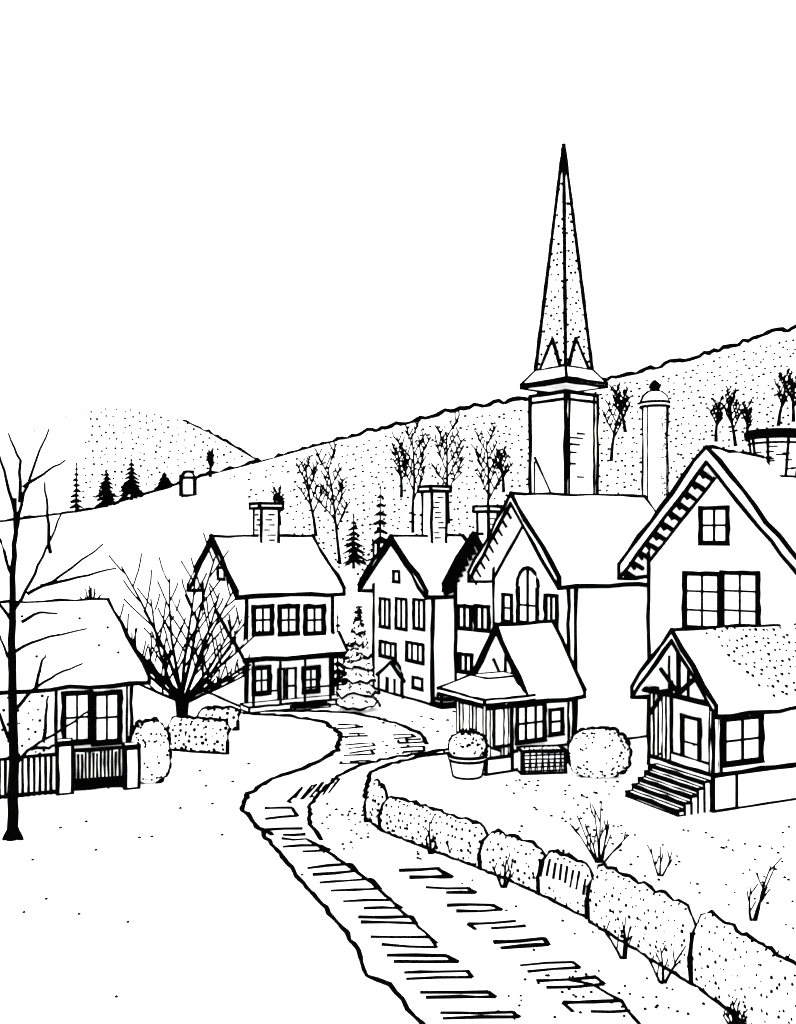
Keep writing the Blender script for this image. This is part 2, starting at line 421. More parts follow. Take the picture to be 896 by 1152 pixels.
# ================================================================= house B porch wing
d=36.4; fr=frpx(550,d,30); Lu=fr.S(645); Lv=3.2; s1=fr.S(597)
o=Obj('entrance_porch',fr.N); r=lw(d,1.75)
w=o.p('walls'); k=o.p('wall_edges','ink')
zw=2.85; wi=.9
w.poly([fr.pt(s1-.9,0,.02),fr.pt(Lu,0,.02),fr.pt(Lu,0,zw),fr.pt(s1-.9,0,zw)])
w.poly([fr.pt(s1-.9,0,.02),fr.pt(s1-.9,Lv,.02),fr.pt(s1-.9,Lv,zw),fr.pt(s1-.9,0,zw)])
w.poly([fr.pt(Lu,0,.02),fr.pt(Lu,Lv,.02),fr.pt(Lu,Lv,zw),fr.pt(Lu,Lv/2,5.0),fr.pt(Lu,0,zw)])
w.poly([fr.pt(s1-.9,Lv,.02),fr.pt(Lu,Lv,.02),fr.pt(Lu,Lv,zw),fr.pt(s1-.9,Lv,zw)])
k.line(fr.pt(Lu,0,0),fr.pt(Lu,0,zw),r); k.line(fr.pt(s1-.9,-.02,0),fr.pt(s1-.9,-.02,zw),r); k.line(fr.pt(-.1,-.02,.04),fr.pt(Lu,-.02,.04),r)
k.line(fr.pt(s1-.9,-.03,.75),fr.pt(Lu,-.03,.75),r*.8); k.line(fr.pt(Lu-.25,-.02,0),fr.pt(Lu-.25,-.02,zw),r*.8)
boxe(o,'porch_base',fr,-.15,s1-.92,-.05,Lv*.62,.01,.62,r)
for (s,t) in ((-.05,.05),(-.05,Lv*.58),(-.05,Lv*.3),(s1-1.2,.02)):
    boxe(o,'posts',fr,s-.09,s+.09,t-.09,t+.09,.63,2.75,r*.5)
k.line(fr.pt(-.05,.05,1.1),fr.pt(-.05,Lv*.58,1.1),r*.6); k.line(fr.pt(-.05,.0,2.5),fr.pt(-.05,Lv*.58,2.5),r*1.3); k.line(fr.pt(-.05,-.03,2.5),fr.pt(s1,-.03,2.5),r*1.3)
cb=[fr.pt(-.5,-.45,2.72),fr.pt(s1-.15,-.45,2.72),fr.pt(s1-.15,Lv*.85,2.72),fr.pt(-.5,Lv*.85,2.72)]
ct=[fr.pt(.3,.5,3.5),fr.pt(s1-.1,.5,3.5),fr.pt(s1-.1,Lv*.5,3.5),fr.pt(.3,Lv*.5,3.5)]
cm=[p+Vector((0,0,.18)) for p in cb]
o.p('canopy','snow').hexa(cb,cm); o.p('canopy','snow').hexa([p+Vector((0,0,.003)) for p in cm],ct)
for A in (cb,cm,ct):
    for i in range(4): k.line(A[i],A[(i+1)%4],r*.75,.4)
k.line(cm[3],ct[3],r); k.line(cb[0],cm[0],r)
fr2=Fr(fr.pt(s1,0,0).xy,30)
R=gable(o,fr2,Lu-s1,Lv,2.62,5.4,ov=.35,ovr=.45,th=.25,walls=False)
w.poly([fr2.pt(.05,-.2,2.75),fr2.pt(.05,Lv+.2,2.75),fr2.pt(.05,Lv/2,5.1)])
for a,b in (((0,.1,2.85),(0,Lv-.1,2.85)),((0,Lv/2,2.85),(0,Lv/2,5.0)),((0,Lv/2,3.0),(0,Lv*.25,3.9)),((0,Lv/2,3.0),(0,Lv*.75,3.9)),((0,Lv*.2,2.9),(0,Lv*.2,3.5)),((0,Lv*.35,2.9),(0,Lv*.35,4.2))):
    k.line(fr2.pt(*a),fr2.pt(*b),r*.8)
fl=Fac(fr,'L')
window(o,fl,580,792,613,834,3,2,bw=2.6,mw=2.0); window(o,fl,617,797,633,826,1,2,bw=2.4)
window(o,fl,554,795,576,840,1,1,bw=2.2,sill=False)
o.done()

# ================================================================= house A main (right)
d=34.6; fr=frpx(887,d,50); Lv=fr.T(730); Lu=8
o=Obj('gabled_house',fr.N); r=lw(d,2.0)
R=gable(o,fr,Lu,Lv,7.25,12.15,ov=.85,ovr=.8,th=.55,r=r,skipN=True)
fg=Fac(fr,'G')
window(o,fg,788,570,821,612,2,2,bw=3.2,mw=2.2); window(o,fg,770,644,812,708,2,3,bw=3.4,mw=2.0); window(o,fg,812,643,855,709,2,3,bw=3.4,mw=2.0)
k=o.p('brackets','ink')
for i in range(11):
    f=(i+.6)/11.5; t=Lv+.85-(Lv/2+.85)*f; z=7.25+(R['zr']-7.25)*f
    a=fr.pt(-.55,t-.02,z-.02); b=fr.pt(-.05,t-.12,z-.22); k.line(a,b,r*1.1)
    c=fr.pt(-.82,t,z+.02); k.line(c,c+(fr.v*-.18)+Vector((0,0,-.24)),r*.8)
k.line(fr.pt(-.02,Lv+.0,R['ze']-.45),fr.pt(-.02,Lv/2,R['zr']-.55),r*.8)
S=fr.S(866,Lv/2); c=fr.pt(S,Lv/2-.2,0); dd=c.y; rad=29/F*dd
def ring(c,rd,z,n=24): return [Vector((c.x+math.cos(2*math.pi*i/n)*rd,c.y+math.sin(2*math.pi*i/n)*rd,z)) for i in range(n)]
def lathe(m,c,prof,n=24,b0=0.0):
    b=len(m.v)
    for rr,z in prof: m.v+=[tuple(p) for p in ring(c,rr,z+b0,n)]
    for j in range(len(prof)-1):
        for i in range(n): m.f.append((b+j*n+i,b+j*n+(i+1)%n,b+(j+1)*n+(i+1)%n,b+(j+1)*n+i))
    m.f.append(tuple(b+(len(prof)-1)*n+i for i in range(n)))
zt=H+(HY-484)*dd/F; zb=H+(HY-537)*dd/F
lathe(o.p('chimney','stone'),c,[(rad*.74,zb-1.2),(rad*.76,zb),(rad*.96,zt-.35),(rad*.96,zt-.1)])
k=o.p('chimney_edges','ink')
lathe(k,c,[(rad*.96,zt-.42),(rad*1.10,zt-.40),(rad*1.14,zt-.08),(rad*1.0,zt)])
for q_,z_ in ((.78,zb),(.955,zt-.58)):
    k.tube(ring(c,rad*q_,z_)+[ring(c,rad*q_,z_)[0]],r*.7)
for i in range(26):
    an=RND.uniform(math.pi,2*math.pi); z=RND.uniform(zb+.15,zt-.7); rr=rad*(.80+.19*(z-zb)/(zt-zb)); 
    k.tube([Vector((c.x+math.cos(an+t)*rr,c.y+math.sin(an+t)*rr,z)) for t in (0,.12,.25,.35)],r*.5)
for an in (3.15,3.45,4.1,4.9,5.7,6.0,6.26):
    k.tube([Vector((c.x+math.cos(an)*rad*q,c.y+math.sin(an)*rad*q,z)) for q,z in ((.78,zb),(.975,zt-.4))],r*.8)
o.done()

# ================================================================= house A porch wing
d=31.5; fr=frpx(803,d,25); Lv=fr.T(731); Lu=8
o=Obj('entrance_porch',fr.N); r=lw(d,2.0)
R=gable(o,fr,Lu,Lv,3.2,5.75,ov=.5,ovr=.35,th=.35,recess=1.0,r=r,base=0.0)
fl=Fac(fr,'L'); fg=Fac(fr,'G',1.0)
window(o,fl,812,806,857,858,2,2,bw=3.4,mw=2.2)
k=o.p('wall_edges','ink'); k.line(fr.pt(0,-.03,1.2),fr.pt(Lu,-.03,1.2),r*1.2); k.line(fr.pt(.3,-.03,1.2),fr.pt(.3,-.03,R['ze']),r*.8)
boxe(o,'porch_floor',fr,0.0,.98,.01,Lv,.01,1.18,r)
window(o,fg,768,806,790,866,1,2,bw=2.8,mw=1.6,sill=False)
k.dot(fg.p(*(lambda q:(q[0]+.25,(q[2]+q[3])/2))(fg.rect(768,806,790,866)),.12),.06)
for t in (Lv-.12,Lv-.75):
    boxe(o,'posts',fr,.02,.2,t-.09,t+.09,1.19,R['ze']-.15,r*.6)
boxe(o,'posts',fr,.02,.2,.05,.2,1.19,R['ze']-.15,r*.6)
for a,b,q in (((0,-.2,3.5),(0,Lv+.2,3.5),1.4),((0,Lv/2,3.5),(0,Lv/2,5.3),1.2),((0,Lv/2,3.6),(0,Lv*.22,4.3),1.2),((0,Lv/2,3.6),(0,Lv*.78,4.3),1.2),((0,Lv-.1,2.7),(0,Lv-.7,3.4),1.0),((0,Lv*.65,3.6),(0,Lv*.65,4.8),.7),((0,Lv*.35,3.6),(0,Lv*.35,4.8),.7)):
    k.line(fr.pt(*a)-fr.u*.06,fr.pt(*b)-fr.u*.06,r*q)
n=5
for i in range(n):
    z=1.18-(i+1)*.2; s=-(i+1)*.27
    boxe(o,'steps',fr,s,s+.27+(.0),.12,Lv*.86,0.01,z,r*.7,mt='stone',bot=(i==n-1),epart='step_edges')
    kk=o.p('step_edges','ink'); 
    kk.hexa([fr.pt(s-.03,.1,z-.11),fr.pt(s-.03,Lv*.86,z-.11),fr.pt(s-.005,Lv*.86,z-.11),fr.pt(s-.005,.1,z-.11)],[fr.pt(s-.03,.1,z+.02),fr.pt(s-.03,Lv*.86,z+.02),fr.pt(s-.005,Lv*.86,z+.02),fr.pt(s-.005,.1,z+.02)])
up=Vector((0,0,.35+.02))
stipple(o.p('roof_speckle','ink'),fr.pt(.2,-.45,3.25)+up,fr.pt(Lu,-.45,3.25)+up,fr.pt(1.0,Lv/2,R['zr'])+up,fr.pt(Lu,Lv/2,R['zr'])+up,.31,lw(d,1.7),keep=lambda u,v:u+v*.25>.24 )
o.done()

# ================================================================= house E (left)
R_=P(148,0,35.4); a=24; ua=Vector((math.cos(math.radians(a)),math.sin(math.radians(a)),0)); Lu=8; N=Vector((R_.x,35.4,0))-ua*Lu
fr=Fr(N,a); Lv=5.4
o=Obj('cottage',fr.N); r=lw(34,1.9)
R=gable(o,fr,Lu,Lv,3.62,6.45,ov=.5,ovr=.9,th=.22,hip=1.0,r=r)
fl=Fac(fr,'L')
window(o,fl,70,778,103,836,2,2,bw=3.6,mw=2); window(o,fl,104,778,136,836,2,2,bw=3.6,mw=2)
k=o.p('wall_edges','ink')
k.line(fr.pt(fr.S(63),-.03,0),fr.pt(fr.S(63),-.03,3.7),r*.8); k.line(fr.pt(fr.S(143),-.03,0),fr.pt(fr.S(143),-.03,3.7),r*.6); k.line(fr.pt(0,-.03,3.72),fr.pt(Lu,-.03,3.72),r)
ks=o.p('speckle','ink')
stipple(ks,fr.pt(fr.S(0),-.03,1.2),fr.pt(fr.S(58),-.03,1.2),fr.pt(fr.S(0),-.03,3.4),fr.pt(fr.S(58),-.03,3.4),.33,lw(34,1.4))
for u,v in ((.45,.75),(.55,.8),(.8,.75),(.87,.4),(.95,.3),(.6,.3),(.7,.55),(.5,.45),(.92,.62)):
    ks.dot(fr.pt(Lu*u,-.5+(Lv/2+.5)*v,3.84+R['m']*(Lv/2+.5)*v+.03),lw(34,1.6))
o.done()
def fence(name,x0,y0,x1,y1,hpx,n,dark=False):
    a=G(x0,y0); b=G(x1,y1); o=Obj(name,a); d=a.y; hh=hpx/F*d; r=lw(d,1.35); up=Vector((0,0,hh))
    w=o.p('boards','paint'); k=o.p('board_gaps','ink'); y=Vector((0,.08,0))
    w.hexa([a,b,b+y,a+y],[a+up,b+up,b+up+y,a+up+y])
    for i in range(n+1):
        p=a.lerp(b,i/n); q=RND.uniform(.86,.98) if dark else RND.uniform(.9,1.06); k.line(p-y*.3+up*(RND.uniform(.02,.2) if dark else 0),p-y*.3+up*q,r*(.85 if dark else 1),.2)
    k.line(a-y*.3+up,b-y*.3+up,r*1.3); k.line(a-y*.4+up*.06,b-y*.4+up*.06,r*1.3)
    if dark: k.hexa([a-y*.2+up*.03,b-y*.2+up*.03,b-y*.05+up*.03,a-y*.05+up*.03],[a-y*.2+up*.3,b-y*.2+up*.3,b-y*.05+up*.3,a-y*.05+up*.3])
    o.done()
fence('picket_fence',-40,903,64,893,46,16)
fence('garden_gate',84,890,139,886,46,13,True)
for x,y,wd,h in ((73,892,18,56),(148,886,17,46)):
    b=G(x,y); o=Obj('gate_post',b); f=Fr((b.x,b.y-.05),24); hw=wd/F*b.y/2*.85
    boxe(o,'post',f,-hw,hw,-hw,hw,.01,h/F*b.y,lw(b.y,1.6)); boxe(o,'post_cap',f,-hw*1.12,hw*1.12,-hw*1.12,hw*1.12,h/F*b.y+.004,h/F*b.y+.09,lw(b.y,1.2)); o.done()

# ================================================================= church steeple
d=60.0; a=39; fr=frpx(637,d,a); Lt=2.95
o=Obj('church_steeple',fr.N); r=lw(d,2.0); C=fr.pt(Lt/2,Lt/2,0)
zt=H+(HY-440)*60/F
boxe(o,'tower',fr,0,Lt,0,Lt,0,zt,r,mt='paint',epart='tower_edges')
k=o.p('tower_edges','ink')
k.line(fr.pt(.28,-.02,0),fr.pt(.28,-.02,zt),r*.6); k.line(fr.pt(Lt-.34,-.02,0),fr.pt(Lt-.34,-.02,zt),r*.7); k.line(fr.pt(-.02,Lt-.35,0),fr.pt(-.02,Lt-.35,zt-4.2),r*.5)
k.line(fr.pt(0,-.03,zt-.45),fr.pt(Lt,-.03,zt-.45),r*.8); k.line(fr.pt(-.03,0,zt-.45),fr.pt(-.03,Lt,zt-.45),r*.8)
for z,s0,s1_ in ((14.9,.3,1.5),(14.5,.3,1.2),(14.0,.3,.9),(15.2,1.0,1.7),(12.5,1.0,1.6),(13.3,.3,.8)): k.line(fr.pt(s0,-.03,z),fr.pt(s1_,-.03,z),r*.55)
k.line(fr.pt(-.03,Lt-.4,13.8),fr.pt(-.03,Lt*.35,11.2),r*.6)
def sq(hs,z): return [C+fr.u*(sx*hs)+fr.v*(sy*hs)+Vector((0,0,z)) for sx,sy in ((-1,-1),(1,-1),(1,1),(-1,1))]
dc=C.y
z1=H+(HY-434)*dc/F; z2=H+(HY-416)*dc/F; za=H+(HY-166)*dc/F
s=o.p('spire','paint')
A=sq(1.9,z1-.1); A2=sq(1.9,z1+.1); B=sq(1.24,z2)
s.hexa(A,A2); s.hexa([p+Vector((0,0,.003)) for p in A2],B)
top=C+Vector((0,0,za))
T4=sq(.06,za); s.hexa([p+Vector((0,0,.003)) for p in B],T4)
k=o.p('spire_edges','ink')
for Q in (A,A2,B):
    for i in range(4): k.line(Q[i],Q[(i+1)%4],r*.8)
for i in range(4):
    k.line(A2[i],B[i],r*.8)
    n=30; pts=[B[i].lerp(top,j/n) for j in range(n+1)]; k.tube(pts,[r*(1.15 if i!=0 else .9)*RND.uniform(.88,1.12) for _ in pts])
k.tube([C+Vector((0,0,za-3.6)),C+Vector((0,0,za-1)),top,top+Vector((0,0,.25))],[.28,.2,.15,.15])
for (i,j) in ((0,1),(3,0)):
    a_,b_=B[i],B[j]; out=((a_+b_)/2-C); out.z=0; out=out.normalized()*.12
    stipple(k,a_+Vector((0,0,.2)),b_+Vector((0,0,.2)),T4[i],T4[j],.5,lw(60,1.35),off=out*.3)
    c0,c1=(.08,.80) if i==0 else (.2,.85)
    p=a_.lerp(b_,c0)+out; q=a_.lerp(b_,c1)+out; m=(p+q)/2+Vector((0,0,1.8))-out*2
    s.poly([p,q,m]); k.line(p,m,r*.9); k.line(q,m,r*.9)
o.done()

# round turret behind
d=50.0; c=P(737,0,d); c.z=0; rad=14.5/F*d; o=Obj('round_turret',c); zt=H+(HY-458)*d/F; r=lw(d,1.7)
lathe(o.p('shaft','stone'),c,[(rad*.92,0),(rad*.92,zt)])
lathe(o.p('cap','stone'),c,[(rad*1.1,zt),(rad*1.1,zt+.22),(rad*.85,zt+.55),(rad*.4,zt+.8),(rad*.3,zt+.95)])
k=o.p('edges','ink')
for an in (math.pi*1.02,math.pi*1.98,math.pi*1.22,math.pi*1.8):
    q=c+Vector((math.cos(an),math.sin(an),0))*rad*.92; k.line(q,q+Vector((0,0,zt)),r if an<3.5 or an>6 else r*.5)
for rr,z in ((1.1,zt),(1.1,zt+.22)):
    q=ring(c,rad*rr,z); k.tube(q+[q[0]],r*.8)
lathe(k,c,[(rad*.5,zt+.75),(rad*.38,zt+.95),(rad*.5,zt+1.0),(rad*.4,zt+1.2),(rad*.1,zt+1.4)],12)
for an in (math.pi*1.02,math.pi*1.98):
    k.tube([c+Vector((math.cos(an)*rad*q,math.sin(an)*rad*q,zt+z)) for q,z in ((1.1,.22),(.9,.55),(.45,.8))],r)
for i in range(50):  # stippled shading drawn on the shaft's right side as ink dots
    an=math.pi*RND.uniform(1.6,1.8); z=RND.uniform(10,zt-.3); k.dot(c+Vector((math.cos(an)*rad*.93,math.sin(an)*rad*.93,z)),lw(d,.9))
o.done()

# ================================================================= vegetation
def grow(m,p,dr,L,r,lev,rng,rmin,nch=4,sp=.75,up=.25,lr=(.38,.6),f0=.25):
    n=4; pts=[p]; q=p.copy(); dd=dr.copy()
    for i in range(n):
        dd=(dd+Vector((rng.uniform(-1,1),rng.uniform(-1,1),rng.uniform(-.6,1)))*.13+Vector((0,0,up*.12))).normalized()
        q=q+dd*L/n; pts.append(q.copy())
    rs=[max(rmin,r*(1-.6*i/n)) for i in range(n+1)]
    m.tube(pts,rs,5)
    if lev<=0: return
    for c in range(nch):
        f=f0+(1-f0)*(c+rng.random()*.6)/nch; i=min(n-1,int(f*n)); b=pts[i].lerp(pts[i+1],min(1,f*n-i))
        az=(math.pi if c%2 else 0)+rng.uniform(-.9,.9); side=Vector((math.cos(az),math.sin(az)*.9,0))
        nd=(dd*(1-sp*.5)+side*sp+Vector((0,0,up))).normalized()
        grow(m,b,nd,L*rng.uniform(*lr)*(1.15-.5*f),rs[i]*.65,lev-1,rng,rmin,max(3,nch-3),sp,up,lr,.3)
def bare_tree(base,hgt,seed,name='bare_tree',k=1.8,nch=9,lev=2,sp=.75):
    rng=random.Random(seed); o=Obj(name,base); d=base.y
    grow(o.p('branches','bark'),base-Vector((0,0,.05)),Vector((rng.uniform(-.06,.06),0,1)),hgt*.86,lw(d,k),lev,rng,lw(d,.78),nch,sp,.5,(.28,.44),.32)
    o.done()
i=0
for px,yb,yt in ((356,604,510),(383,635,505),(465,600,468),(452,560,498),(505,590,470),(547,598,478),(567,555,502),(688,519,430),(704,486,432),(828,502,436),(806,498,445),(842,498,452),(876,480,412),(237,537,505),(893,475,422)):
    i+=1; b=hit(px,yb); bare_tree(b,(yb-yt)/F*b.y,i*3+1)
b=hit(315,592); bare_tree(b,44/F*b.y,77)
def twigs(base,hgt,wid,n,seed,name,k=1.3,lev=1,nch=3,part='stems'):
    rng=random.Random(seed); o=Obj(name,base); d=base.y
    for j in range(n):
        f=(j+.5)/n*2-1; dr=Vector((f*wid/hgt+rng.uniform(-.1,.1),rng.uniform(-.35,.35),1)).normalized()
        grow(o.p(part,'bark'),base+Vector((f*wid*.08,0,-.03)),dr,hgt*rng.uniform(.65,.95)*(1-.25*abs(f)),lw(d,k),lev,rng,lw(d,.75),nch,.55,.3,(.3,.5))
    o.done()
b=G(675,971); twigs(b,74/F*b.y,48/F*b.y,8,5,'bare_shrub',1.2,1,2)
b=G(743,986); twigs(b,50/F*b.y,26/F*b.y,3,6,'bare_shrub',1.2,1,2)
b=G(848,1036); twigs(b,82/F*b.y,44/F*b.y,3,9,'bare_shrub',1.5,1,3)
b=G(882,1112); twigs(b,50/F*b.y,36/F*b.y,7,19,'bare_shrub',1.7)
b=G(828,1158); twigs(b,34/F*b.y,34/F*b.y,7,21,'bare_shrub',1.6)
for px,py,h,s in ((485,957,40,1),(510,960,38,2),(567,995,46,3),(702,1075,62,4),(746,1102,64,5),(868,1112,30,6)):
    b=G(px,py+4); twigs(b,h/F*b.y,h*.55/F*b.y,3,s+40,'dry_weed',1.6,1,3)
b=hit(103,682); twigs(b,26/F*b.y,26/F*b.y,10,31,'grass_tuft',1.3,0)
# big leafless bush-tree beside cottage
b=G(205,806); rng=random.Random(4); o=Obj('bare_tree',b); m=o.p('branches','bark'); s=b.y/F
for j in range(3): m.tube([b+Vector(((j-1)*.12,0,0)),b+Vector(((j-1)*.3,0,30*s))],[lw(b.y,2.8),lw(b.y,2.0)])
for j in range(19):
    f=(j/18)*2-1; dr=Vector((f*1.15+rng.uniform(-.1,.1),rng.uniform(-.4,.4),1.05-.65*abs(f))).normalized()
    grow(m,b+Vector((f*.25,0,(12+rng.uniform(0,16))*s)),dr,(172-92*abs(f))*s*rng.uniform(.78,1.05),lw(b.y,1.8),1,rng,lw(b.y,.85),8,.6,.3,(.22,.36),.2)
o.done()
# left foreground tree
b=G(14,945); D=b.y; rng=random.Random(3); o=Obj('bare_tree',b); m=o.p('branches','bark')
def br(tab,r0,r1,dy=0.0):
    n=len(tab); pts=[]
    for i,(x,y) in enumerate(tab): pts.append(P(x,y,D)+Vector((0,dy*i/(n-1),0)))
    out=[]
    for p,q in zip(pts,pts[1:]):
        for j in range(4): out.append(p.lerp(q,j/4)+Vector((rng.uniform(-1,1),0,rng.uniform(-1,1)))*.025)
    out.append(pts[-1]); K=len(out); m.tube(out,[lw(D,r0+(r1-r0)*i/(K-1)) for i in range(K)],7)
br([(14,947),(15,880),(14,800),(13,720),(14,650),(17,600),(17,560)],4.9,1.6)
br([(5,946),(14,925),(24,946)],2.6,2.6)
for t,dy in (([(17,602),(24,555),(35,515),(47,480)],.6),([(17,575),(8,530),(-2,486)],-.5),([(26,548),(42,532),(62,515)],.9),([(22,565),(28,520),(20,490)],-.7),
 ([(14,690),(38,655),(60,615),(80,578)],-.8),([(56,622),(62,580),(67,545)],-1.2),([(30,668),(62,650),(106,612)],.9),([(45,660),(80,650),(118,641)],1.2),
 ([(14,650),(-2,610),(-20,580)],.4),([(14,735),(35,722),(86,711)],1.0),([(14,700),(-5,660)],-.4),([(13,805),(40,775),(72,755),(104,742)],-.9),([(40,775),(50,745),(58,735)],-.5),
 ([(14,868),(35,842),(70,820),(118,790)],-1.0),([(50,832),(60,800),(72,775)],-1.3),([(14,840),(-2,790),(-12,770)],-.5),([(35,842),(60,838),(84,828)],-.8),([(14,770),(4,740),(-10,715)],.6),([(24,700),(42,690),(60,692)],.4)):
    br(t,1.8,.9,dy)
o.done()

def conifer(base,hgt,wid,name='pine_tree',seed=0,snow=False):
    rng=random.Random(seed); o=Obj(name,base); d=base.y; m=o.p('needles','needle')
    m.tube([base,base+Vector((0,0,hgt))],[lw(d,1.4),lw(d,.6)])
    n=9 if not snow else 8
    for j in range(n):
        f=j/(n-1); z=hgt*(.12+.84*f); rr=wid*(1-f)**.85*.5+wid*.05
        c=base+Vector((0,0,z))
        if snow:
            w=o.p('snowy_boughs','snow'); kk=18
            rim=[c+Vector((math.cos(2*math.pi*i/kk)*rr*rng.uniform(.85,1.15),math.sin(2*math.pi*i/kk)*rr,-hgt*.06+rng.uniform(-.16,.16))) for i in range(kk)]
            ap=c+Vector((0,0,hgt*.13))
            for i in range(kk): w.poly([rim[i],rim[(i+1)%kk],ap])
            m.path(rim,lw(d,1.3),1.0,.3,closed=True)
            for _ in range(34):
                i=rng.randrange(kk); q=rim[i].lerp(ap,rng.uniform(.1,.75)); m.tube([q+Vector((0,0,.03)),q+Vector((rng.uniform(-.2,.2),-.03,rng.uniform(-.14,.05)))],lw(d,1.0),4)
        else:
            for i in range(13):
                an=rng.uniform(0,6.28); L=rr*rng.uniform(.7,1.25); tip=c+Vector((math.cos(an)*L,math.sin(an)*L,-L*.25+rng.uniform(-.1,.25)*L))
                md=c.lerp(tip,.5)+Vector((0,0,L*.12)); m.tube([c+Vector((0,0,L*.3)),md,tip],[lw(d,1.3),lw(d,1.2),lw(d,.45)],4)
    o.done()
i=0
for px,yb,yt,wd in ((86,577,520,18),(120,571,528,22),(148,563,516,24),(185,551,532,18),(398,640,580,24),(428,640,546,24)):
    i+=1; b=hit(px,yb); conifer(b,(yb-yt)/F*b.y,wd/F*b.y*(.7 if i==1 else 1.1),seed=i)
b=G(403,799); conifer(b,112/F*b.y,46/F*b.y,'snowy_fir_tree',9,True)
b=P(380,0,56); b.z=0; conifer(b,(780-695)/F*56,26/F*56,seed=14)

def blob(name,cx,yb,wpx,hpx,seed,dots=90,z0=0.0,kw=1.7,part='foliage'):
    b=G(cx,yb,z0); d=b.y; s=d/F; rx=wpx*s/2; rz=hpx*s; o=Obj(name,b); rng=random.Random(seed)
    w=o.p(part,'snow'); k=o.p('leaf_marks','ink')
    def pt(th,ph,f=1):
        st=math.sin(th); x=st*math.cos(ph); y=st*math.sin(ph); z=math.cos(th)
        q=Vector((x,y,z)); n=1+.05*math.sin(ph*7+seed)*st+.09*noise.noise(q*3+Vector((seed,0,0)))
        sgn=lambda v,e:math.copysign(abs(v)**e,v)
        return b+Vector((sgn(x,.85)*rx*n*f,y*rx*.8*n*f,rz*.5+sgn(z,.8)*rz*.5*n*f))
    nt,npx=14,24; base=len(w.v)
    for i in range(nt+1):
        for j in range(npx): w.v.append(tuple(pt(math.pi*i/nt,2*math.pi*j/npx)))
    for i in range(nt):
        for j in range(npx): w.f.append((base+i*npx+j,base+i*npx+(j+1)%npx,base+(i+1)*npx+(j+1)%npx,base+(i+1)*npx+j))
    pts=[]
    for i in range(90):
        t=2*math.pi*i/90; ph=0 if t<math.pi else math.pi; th=t if t<math.pi else 2*math.pi-t
        p=pt(th,ph,1.0+.07*abs(math.sin(t*9))); pts.append(p+Vector((0,-.05,0)))
    pts.append(pts[0]); k.tube(pts,[lw(d,kw*rng.uniform(.8,1.2)) for _ in pts])
    for i in range(dots):
        k.dot(pt(math.acos(rng.uniform(-.85,.97)),rng.uniform(0,2*math.pi)),lw(d,rng.uniform(1.0,1.6)))
    return o
blob('round_bush',673,874,66,54,2,190).done()
blob('round_bush',170,881,44,70,5,170).done()
b=G(526,874); o=Obj('potted_plant',b); r=lw(b.y,1.7); s=b.y/F
lathe(o.p('pot','stone'),b,[(15*s,0),(19*s,20*s),(21*s,20*s),(21*s,25*s)],20)
k=o.p('pot_edges','ink')
for rr,z in ((15,1),(20,20),(21.5,25)):
    q=ring(b,rr*s,z*s); k.tube(q+[q[0]],r*.9)
for an in (math.pi*1.0,math.pi*2.0):
    k.tube([b+Vector((math.cos(an)*q*s,math.sin(an)*q*s,z*s)) for q,z in ((15,0),(19,20),(21,25))],r)
fb=blob('x',526,874,40,30,8,60); off=Vector((0,0,20*s))
for nme,(mm,mt) in fb.parts.items():
    t=o.p(nme,mt); n0=len(t.v); t.v+=[(v[0],v[1],v[2]+off.z) for v in mm.v]; t.f+=[tuple(i+n0 for i in f) for f in mm.f]
rng=random.Random(5)
for i in range(46):
    an=rng.uniform(0,6.28); el=rng.uniform(.1,1.4); R_=19*s*rng.uniform(.9,1.05)
    p=b+Vector((math.cos(an)*math.cos(el)*R_,math.sin(an)*math.cos(el)*R_*.9,34*s+math.sin(el)*R_*.85)); k.tube([p,p+(p-b-Vector((0,0,30*s))).normalized()*.12+Vector((rng.uniform(-.1,.1),0,.03))],[lw(b.y,1.5),lw(b.y,.6)],5)
o.done()
b=G(610,872); s=b.y/F; f=Fr((b.x-22*s,b.y),8); o=Obj('wicker_planter_box',b); L=50*s; W=.75; hh=26*s
boxe(o,'box',f,0,L,0,W,.01,hh,lw(b.y,1.7)); k=o.p('weave','ink')
for i in range(15):
    k.line(f.pt(L*i/14,-.02,.02),f.pt(L*i/14+.08*(-1)**i,-.02,hh),lw(b.y,.65))
for j in range(6): k.line(f.pt(0,-.03,hh*j/6),f.pt(L,-.03,hh*j/6),lw(b.y,.75))
stipple(k,f.pt(0,.02,hh),f.pt(L,.02,hh),f.pt(0,W,hh),f.pt(L,W,hh),.19,lw(b.y,.9)); 
o.done()

